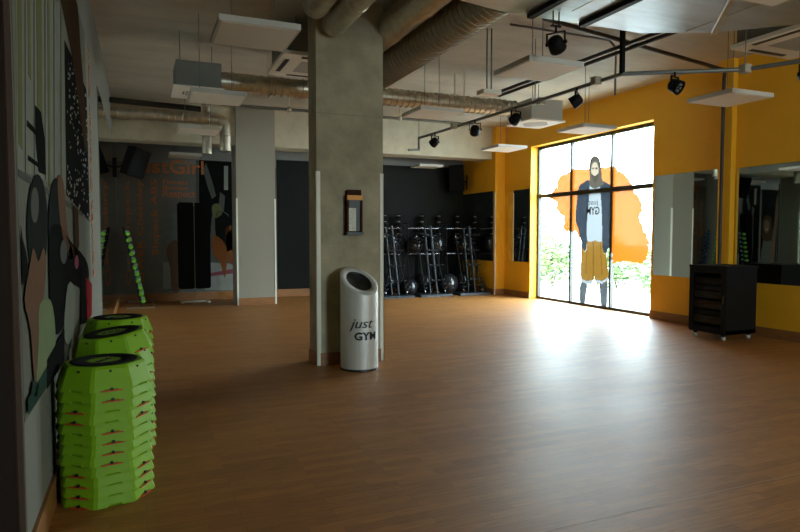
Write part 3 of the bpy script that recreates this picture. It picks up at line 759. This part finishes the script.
def barbell_stand(x, y, label, lean=-.14):
    e = empty('barbell_stand', (x, y, 0), label, 'barbell stand', 'barbell stands by the black wall')
    MB().box(-.40, .40, -.25, .18, 0, .05, M_bluegrey, bev=.03).build('base_plate', e)
    MB().tube([(.12, 0, .05), (lean+.1, .02, 1.55)], .028, M_bluegrey).build('post', e)
    MB().tube([(-.02, .05, .05), (lean-.02, .06, 1.5)], .022, M_bluegrey).build('post', e)
    for k in range(4):
        z = .35+k*.33; t = (z-.05)/1.5; xx = .12+(lean-.02)*t
        hk = MB().box(xx-.16, xx+.16, -.06, -.02, z-.012, z+.012, M_blackm)
        hk.cyl((xx-.15, -.06, z), (xx-.15, -.13, z+.02), .012, M_bluegrey, 8); hk.cyl((xx+.15, -.06, z), (xx+.15, -.13, z+.02), .012, M_bluegrey, 8)
        hk.build('hook', e)
    return e
bs_ = [(5.02, 'barbell stand with grey base plate nearest the concrete column'), (5.95, 'barbell stand with grey base plate in the middle of the black wall'), (6.92, 'barbell stand with grey base plate beside the corner mirror')]
bn = 0
def barbell():
    e = empty('barbell', (0, 0, 0), 'x', 'barbell', 'barbells leaning upright on the stands')
    MB().cyl((0, 0, 0), (0, 0, 1.35), .013, M_blackm, 10).build('bar', e)
    for z in (.10, .19, 1.12, 1.21):
        MB().lathe([(.015, z), (.072, z+.003), (.076, z+.02), (.072, z+.04), (.015, z+.043)], M_blackm, 24).build('weight_plate', e)
    MB().cyl((0, 0, 1.26), (0, 0, 1.29), .022, M_chrome, 10).build('collar', e); MB().cyl((0, 0, .04), (0, 0, .07), .022, M_chrome, 10).build('collar', e)
    return e
bb = barbell(); fst = True
for si, (x, lb) in enumerate(bs_):
    barbell_stand(x, 12.24, lb)
    for k, (dx, dy, tl) in enumerate(((-.20, -.06, 7), (.30, -.06, 12), (.04, .17, 6))):
        o = bb if fst else copy_tree(bb); fst = False
        o.location = (x+dx, 12.24+dy, .055); o.rotation_euler = (math.radians(-6), math.radians(-tl), 0)
        tag(o, 'upright barbell with black plates at the %s of the stand %s' % (('column side', 'mirror side', 'rear')[k], ('by the concrete column', 'in the middle', 'by the corner mirror')[si]), 'barbell')
# cylinders with discs standing tall behind (dark weight trees)
for i, x in enumerate((5.2, 5.55, 6.15, 6.6, 7.1)):
    e = empty('weight_tree', (x, 13.22, 0), ['dark weight tree with silver collars just past the concrete column', 'dark weight tree with silver collars between first and middle racks', 'dark weight tree rising behind the middle rack', 'dark weight tree between middle rack and corner rack', 'dark weight tree standing in the mirror corner'][i], 'weight tree', 'weight trees along the black wall')
    MB().lathe([(.001, 0), (.12, 0), (.12, .03), (.03, .04)], M_blackm, 20).build('base', e)
    MB().cyl((0, 0, .03), (0, 0, 1.85), .02, M_blackm, 12).build('post', e)
    for k in range(5):
        z = 1.15+k*.14; MB().lathe([(.02, z), (.07, z), (.075, z+.04), (.075, z+.07), (.02, z+.075)], M_blackm, 20).lathe([(.02, z+.08), (.04, z+.08), (.04, z+.10), (.02, z+.10)], M_galv, 16).build('weight_disc', e)

# ------------------------------------------------------------------ ceiling panels
def panel(x, y, label, sx_=.6, sy=.6, z=2.9, hx=.0):
    e = empty('ceiling_panel', (x, y, z), label, 'ceiling panel', 'white square panels hanging from the ceiling')
    MB().box(-sx_/2, sx_/2, -sy/2, sy/2, 0, .045, M_panel_edge).build('edge_frame', e)
    MB().box(-sx_/2+.02, sx_/2-.02, -sy/2+.02, sy/2-.02, -.004, 0, M_panel).build('face_board', e)
    for px_, py_ in ((-.2, -.2), (.2, .2)):
        MB().cyl((px_, py_, .045), (px_, py_, ZC-z), .004, M_pipe, 6).build('hanging_wire', e)
    return e
panel(.85, 4.95, 'white square panel hanging just ahead of the big concrete column, biggest in view')
panel(.83, 7.35, 'white square panel hanging under the grey duct box near the mural wall')
panel(.83, 9.75, 'white square panel hanging before the concrete beam near the two duct drops')
panel(.84, 12.95, 'dim white square panel hanging behind the beam over the back mural')
panel(3.50, 4.93, 'white square panel hanging between the black pipes and the bright metal duct')
panel(3.50, 7.22, 'white square panel hanging under the corrugated duct beside the concrete column')
panel(6.27, 5.10, 'white square panel hanging in front of the riser pipe', .66, .6)
panel(6.14, 7.40, 'white square panel hanging before the top of the big window')
panel(6.10, 9.60, 'white square panel hanging before the yellow corner pillar')
panel(6.15, 12.95, 'small bright panel hanging behind the beam over the barbells', .6, .5, 2.92)
q = onZ(772, 7, 2.9)
panel(q.x-.3, q.y-.3, 'white square panel cut off by the top picture edge above the ceiling cassette')

# ------------------------------------------------------------------ air-conditioning cassettes
def cassette(x, y, z, s_, label):
    e = empty('air_conditioner', (x, y, z), label, 'air conditioner', 'ceiling cassette units')
    MB().box(-s_/2+.05, s_/2-.05, -s_/2+.05, s_/2-.05, .04, .30, M_greybox).build('housing', e)
    MB().box(-s_/2, s_/2, -s_/2, s_/2, 0, .04, M_panel, bev=.03).build('fascia', e)
    for k in range(4):
        T = Matrix.Rotation(k*PI/2, 4, 'Z'); MB().box(-.26, .26, s_/2-.11, s_/2-.06, -.006, 0, M_black, T).build('air_slot', e)
    MB().box(-.22, .22, -.22, .22, -.005, 0, mat('cassette_grille', (.42, .40, .35), .6)).build('intake_grille', e)
    for px_, py_ in ((-.3, -.3), (.3, -.3), (-.3, .3), (.3, .3)): MB().cyl((px_, py_, .3), (px_, py_, ZC-z), .005, M_pipe, 6).build('threaded_rod', e)
cassette(1.93, 7.12, 3.3, .95, 'white ceiling air conditioner partly hidden by the concrete column')
cassette(6.22, 4.22, 3.3, .95, 'large white ceiling air conditioner with dark slots near the riser pipe')

# ------------------------------------------------------------------ ducts
def spiral(b, p0, p1, r, mt, step=.06, seg=28, amp=.006):
    p0 = Vector(p0); p1 = Vector(p1); L_ = (p1-p0).length; n = int(L_/step); d = (p1-p0)/n
    a = d.normalized().orthogonal().normalized(); c_ = d.normalized().cross(a); v = []; f = []; rows = []
    for k in range(n):
        for t_, rr in ((0, r), (.82, r), (.86, r+amp), (.96, r+amp)): rows.append((p0+d*(k+t_), rr))
    rows.append((p1, r))
    for p, rr in rows:
        for i in range(seg): t = 2*PI*i/seg; v.append(p+(a*math.cos(t)+c_*math.sin(t))*rr)
    for j in range(len(rows)-1):
        for i in range(seg): k = (i+1) % seg; f.append((j*seg+i, j*seg+k, (j+1)*seg+k, (j+1)*seg+i))
    b.add(v, f, mt, False)
    b.add(v, [list(range(seg-1, -1, -1)), [len(v)-seg+i for i in range(seg)]], mt)
def duct_thing(label, group='round metal ducts'):
    return empty('ventilation_duct', (0, 0, 0), label, 'duct', group)
def elbow(b, c0, r, R, plane, a0, a1, mt, seg=24, n=7):
    """quarter bend; plane = (u, v) unit vectors; centre c0"""
    u, v_ = plane; w_ = u.cross(v_); V = []; Fc = []
    for j in range(n+1):
        a = a0+(a1-a0)*j/n; d = u*math.cos(a)+v_*math.sin(a); c_ = c0+d*R
        for i in range(seg): t = 2*PI*i/seg; V.append(c_+(d*math.cos(t)+w_*math.sin(t))*r)
    for j in range(n):
        for i in range(seg): k = (i+1) % seg; Fc.append((j*seg+i, j*seg+k, (j+1)*seg+k, (j+1)*seg+i))
    b.add(V, Fc, mt, True)
X_ = Vector((1, 0, 0)); Y_ = Vector((0, 1, 0)); Z_ = Vector((0, 0, 1))
# main cross duct
e = duct_thing('long ribbed duct crossing the room behind the concrete column between two grey boxes')
b = MB(); spiral(b, (.95, 8.15, 3.30), (5.36, 8.15, 3.30), .115, M_galv, .09, 28, .012); b.build('spiral_tube', e)
for x in (1.6, 3.0, 4.4):
    MB().box(x-.012, x+.012, 8.0, 8.3, 3.155, 3.17, M_galv).cyl((x, 8.005, 3.16), (x, 8.005, ZC), .006, M_galv, 6).cyl((x, 8.295, 3.16), (x, 8.295, ZC), .006, M_galv, 6).build('hanger', e)
# duct boxes at both ends
def duct_box(x0, x1, y0, y1, z0, z1, label):
    e = empty('diffuser_box', ((x0+x1)/2, (y0+y1)/2, z0), label, 'duct box', 'grey diffuser boxes')
    w_, d_ = (x1-x0)/2, (y1-y0)/2
    MB().box(-w_, w_, -d_, d_, .02, z1-z0, M_greybox).build('housing', e)
    MB().box(-w_-.03, w_+.03, -d_-.03, d_+.03, 0, .02, M_panel).build('diffuser_plate', e)
    g = MB()
    for i in range(9):
        for j in range(9):
            if (i-4)**2+(j-4)**2 < 18: g.cyl((-w_+.1+i*(2*w_-.2)/8, -d_+.1+j*(2*d_-.2)/8, -.003), (-w_+.1+i*(2*w_-.2)/8, -d_+.1+j*(2*d_-.2)/8, 0), .014, M_black, 8)
    g.build('perforation', e)
    for px_, py_ in ((-w_+.05, -d_+.05), (w_-.05, d_-.05)): MB().cyl((px_, py_, z1-z0), (px_, py_, ZC-z0), .005, M_pipe, 6).build('threaded_rod', e)
duct_box(.42, .94, 7.78, 8.40, 3.10, 3.42, 'dark grey diffuser box at the mural end of the ribbed cross duct')
M_greybox = mat('pale_duct_steel', (.55, .53, .45), .6)
duct_box(5.37, 5.93, 7.70, 8.30, 3.06, 3.38, 'pale diffuser box with perforated base at the window end of the cross duct')
# rear left duct with two drops
e = duct_thing('thin ribbed duct in front of the beam that bends down past the grey column')
b = MB(); spiral(b, (XL, 11.5, 3.42), (1.28, 11.5, 3.42), .10, M_galv, .11); b.build('spiral_tube', e)
b = MB(); elbow(b, Vector((1.28, 11.5, 3.26)), .10, .16, (X_, Z_), PI/2, 0, M_galv); b.build('bend', e)
b = MB(); spiral(b, (1.44, 11.5, 3.26), (1.44, 11.5, 2.86), .10, M_galv, .11); b.build('spiral_tube', e)
e = duct_thing('short vertical duct drop beside the bent duct, ending before the beam')
b = MB(); spiral(b, (1.14, 11.72, ZC), (1.14, 11.72, 2.82), .085, M_galv, .11); b.build('spiral_tube', e)
# twin ducts in front of the column
TW = (onY(309, 14, 6.0), onY(334, 24, 6.0))
for k, (x, z, r, yend, lb) in enumerate(((TW[0].x, TW[0].z, .12, 5.75, 'smooth round duct overhead ending before the column, on the mural side'), (TW[1].x, TW[1].z, .12, 6.0, 'smooth round duct overhead ending right at the concrete column face'))):
    e = duct_thing(lb)
    b = MB(); spiral(b, (x, -1, z), (x, yend, z), r, M_galv, .6, 32, .006)
    b.build('tube', e)
    b = MB(); b.lathe([(r, 0), (r*.97, .03), (r*.8, .06), (0.001, .065)], M_galv, 32, Matrix.Translation((x, yend, z)) @ Matrix.Rotation(-PI/2, 4, 'X')); b.build('end_cap', e)
# right of the column: smooth duct and dark ribbed duct side by side
e = duct_thing('dark ribbed duct running beside the concrete column towards the bright metal duct')
b = MB(); spiral(b, (2.86, 4.56, 3.42), (2.86, 8.0, 3.42), .19, mat('dark_galvanised', (.30, .28, .22), .4, metal=.85), .09); b.build('spiral_tube', e)
b = MB(); b.box(3.04, 3.07, 4.7, 8.0, 3.36, 3.40, M_galv); b.build('edge_strip', e)
e = duct_thing('smooth pale duct running high between column and dark ribbed duct')
b = MB(); spiral(b, (2.48, 4.5, 3.54), (2.48, 8.0, 3.54), .155, M_galv, .8, 32); b.build('spiral_tube', e)
# bright rectangular duct overhead
e = duct_thing('wide bright sheet-metal duct filling the ceiling above the spotlights', 'rectangular ducts')
pl = [(2.2, 1.0), (2.2, 4.42), (2.9, 4.55), (4.35, 4.51), (4.98, 4.23), (5.49, 3.76), (5.7, 3.2), (5.7, 1.0)]
M_sheet2 = M_sheet
MB().prism([(x, y, 3.24) for x, y in pl], (0, 0, .40), M_sheet2).build('sheet_casing', e)
for x in (3.11, 3.66):
    MB().box(x-.03, x+.03, 1.0, 4.50, 3.20, 3.24, M_blackm).build('support_rail', e)
for x in (3.4, 4.7):
    MB().box(x-.003, x+.003, 1.0, 4.3, 3.235, 3.24, M_galv).build('seam', e)
a = onZ(714, 35, 3.18); q = onZ(737, -8, 3.18)
e = empty('strut_channel', (a.x, a.y, 3.18), 'galvanised slotted strut hanging diagonally under the bright metal duct', 'strut')
d = q-a; L_ = d.length; T = Matrix.Rotation(math.atan2(d.y, d.x), 4, 'Z')
b = MB().box(0, L_*1.6, -.022, -.018, 0, .035, M_galv, T).box(0, L_*1.6, .018, .022, 0, .035, M_galv, T).box(0, L_*1.6, -.022, .022, 0, .004, M_galv, T); b.build('channel', e)
MB().cyl((0, 0, .03), (0, 0, .06), .006, M_galv, 6).build('threaded_rod', e)

# ------------------------------------------------------------------ pipes and cable trays
PZ = onY(300, 110.5, 10.9).z
def pipe(pts, r, mt, label, name='conduit_pipe', cat='pipe', clips=()):
    e = empty(name, pts[0], label, cat)
    o = Vector(pts[0]); b = MB().tube([Vector(p)-o for p in pts], r, mt); b.build('tube', e)
    for c_ in clips:
        c_ = Vector(c_); MB().cyl(c_-o, Vector((c_.x, c_.y, ZC))-o, .005, M_galv, 6).ball(c_-o, r*1.8, M_galv, 10, 8).build('clip', e)
    return e
pipe([(1.3, 10.9, PZ), (6.2, 10.9, PZ)], .026, M_pipe, 'thin grey pipe running across the room in front of the beam', clips=((2.47, 10.9, PZ), (4.6, 10.9, PZ)))
pipe([(XL, 11.2, 3.56), (1.0, 11.2, 3.52)], .05, M_black, 'black pipe above the rear duct by the mural wall')
pipe([(5.27, 8.44, 3.55), (5.43, 3.6, 3.55)], .024, M_black, 'black pipe overhead towards the diffuser box, window side')
pipe([(5.12, 8.44, 3.55), (5.28, 3.6, 3.55)], .024, M_black, 'black pipe overhead towards the diffuser box, column side')
pipe([(3.9, 5.40, 3.6), (7.40, 6.10, 3.6), (7.455, 6.16, 3.5), (7.455, 6.16, 0)], .024, mat('brown_black_pipe', (.03, .018, .012), .5), 'dark riser pipe down the yellow pilaster and along the ceiling', 'riser_pipe')
pipe([(2.6, 7.1, 3.66), (3.5, 7.1, 3.66)], .012, M_pipe, 'thin conduit high behind the pale hanging panel')
e = pipe([(3.92, 6.05, ZC-.03), (5.35, 6.05, ZC-.03), (5.45, 6.05, ZC-.12), (5.45, 6.05, 3.08)], .013, M_pipe, 'thin conduit bending down beside the lighting track')
e = empty('junction_rods', (3.95, 6.3, 3.0), 'pair of thin rods carrying a small white junction box under the ceiling', 'conduit')
for x in (-.03, .03): MB().cyl((x, 0, .05), (x, 0, ZC-3.0), .009, M_pipe, 8).build('rod', e)
MB().box(-.12, .12, -.08, .08, 0, .05, M_panel).build('box', e)
e.location = onZ(489, 95, 3.0)
# lighting track
TZ = 3.0
tp = [onZ(410, 154.5, TZ-.28), onZ(419, 152, TZ-.28), onZ(419, 138, TZ)]
P0 = onZ(419, 138, TZ); P1 = onZ(535, 102, TZ); P2 = onZ(622, 74, TZ); P3 = onZ(745, 69.5, TZ); P4 = onZ(800, 61, TZ); P5 = P4+(P4-P3)*1.2
down = Vector((P0.x, P0.y, TZ-.20)); side = down+Vector((-.22, -.05, -.02))
e = empty('lighting_track', P2, 'dark grey conduit track with junction boxes carrying the black spotlights', 'lighting track')
MB().tube([p-P2 for p in (side, down, P0, P1, P2, P3, P4, P5)], .022, M_pipe).build('conduit', e)
for px, py in ((454, 126), (541, 101), (596, 81), (745, 69)):
    c_ = onZ(px, py, TZ)-P2
    MB().box(c_.x-.045, c_.x+.045, c_.y-.045, c_.y+.045, c_.z-.04, c_.z+.04, mat('junction_beige', (.42, .36, .26), .6), bev=.015).build('junction_box', e)
MB().box(-.02, .02, -.02, .02, 0, ZC-TZ, M_blackm).build('drop_post', e)
for p in (P0, P1, P3, P4): MB().cyl(p-P2, Vector((p.x, p.y, ZC))-P2, .006, M_pipe, 6).build('threaded_rod', e)
# ------------------------------------------------------------------ spotlights
def spot(loc, rz, tilt, label, s_=1, first=None):
    e = empty('stage_spotlight', loc, label, 'spotlight', 'black can spotlights on the ceiling track') if not first else copy_tree(first)
    e.location = loc; e.rotation_euler = (0, 0, rz); e.scale = (.88, .88, .88); tag(e, label)
    if not first:
        MB().cyl((0, 0, 0), (0, 0, -.05), .012, M_blackm, 8).box(-.09, .09, -.012, .012, -.06, -.05, M_blackm).box(-.095, -.085, -.012, .012, -.17, -.05, M_blackm).box(.085, .095, -.012, .012, -.17, -.05, M_blackm).build('yoke', e)
        T = Matrix.Translation((0, 0, -.155)) @ Matrix.Rotation(math.radians(58), 4, 'X')
        MB().lathe([(.001, .07), (.04, .066), (.066, .045), (.076, .01), (.082, -.05), (.084, -.075), (.076, -.075), (.072, -.06), (.07, -.04)], M_blackm, 28, T).build('can', e)
        l_ = MB().cyl((0, 0, -.045), (0, 0, -.05), .073, M_dkglass, 24, T=T)
        for i in range(6): a = i*PI/3; l_.cyl((.042*math.cos(a), .042*math.sin(a), -.05), (.042*math.cos(a), .042*math.sin(a), -.06), .014, mat('led_lens', (.2, .2, .19), .2), 12, T=T)
        l_.build('lens', e)
        MB().cyl((-.1, 0, -.155), (-.085, 0, -.155), .018, M_blackm, 10).build('knob', e); MB().cyl((.085, 0, -.155), (.11, 0, -.155), .018, M_blackm, 10).build('knob', e)
    return e
s0 = None
for px, py, rz, lb in ((435, 133, 20, 'small black spotlight at the far end of the track before the beam'), (475, 120, -30, 'black spotlight second from the beam end of the track'),
                       (516, 107.5, 10, 'black spotlight hanging in front of the perforated diffuser box'), (577, 88, 40, 'black spotlight under the track before the square panel by the window'),
                       (675, 72, 200, 'black spotlight showing its round lens above the big window corner'), (806, 60, 180, 'black spotlight cut by the picture edge on the track end')):
    s = spot(onZ(px, py, TZ-.01), math.radians(rz), 0, lb, first=s0)
    s0 = s0 or s
s = spot(onZ(556, 27, 3.11), math.radians(-60), 0, 'tilted black spotlight hanging directly below the bright metal duct', first=s0)
for ch in s.children:
    if ch.name.startswith('yoke'): pass
e = empty('spotlight_bracket', onZ(556, 27, 3.11)+Vector((0, 0, .007)), 'short twin rod bracket under the bright metal duct holding a spotlight', 'bracket')
MB().cyl((-.03, 0, 0), (-.03, 0, .13), .006, M_blackm, 6).cyl((.03, 0, 0), (.03, 0, .13), .006, M_blackm, 6).box(-.05, .05, -.012, .012, -.006, .006, M_blackm).build('rod', e)
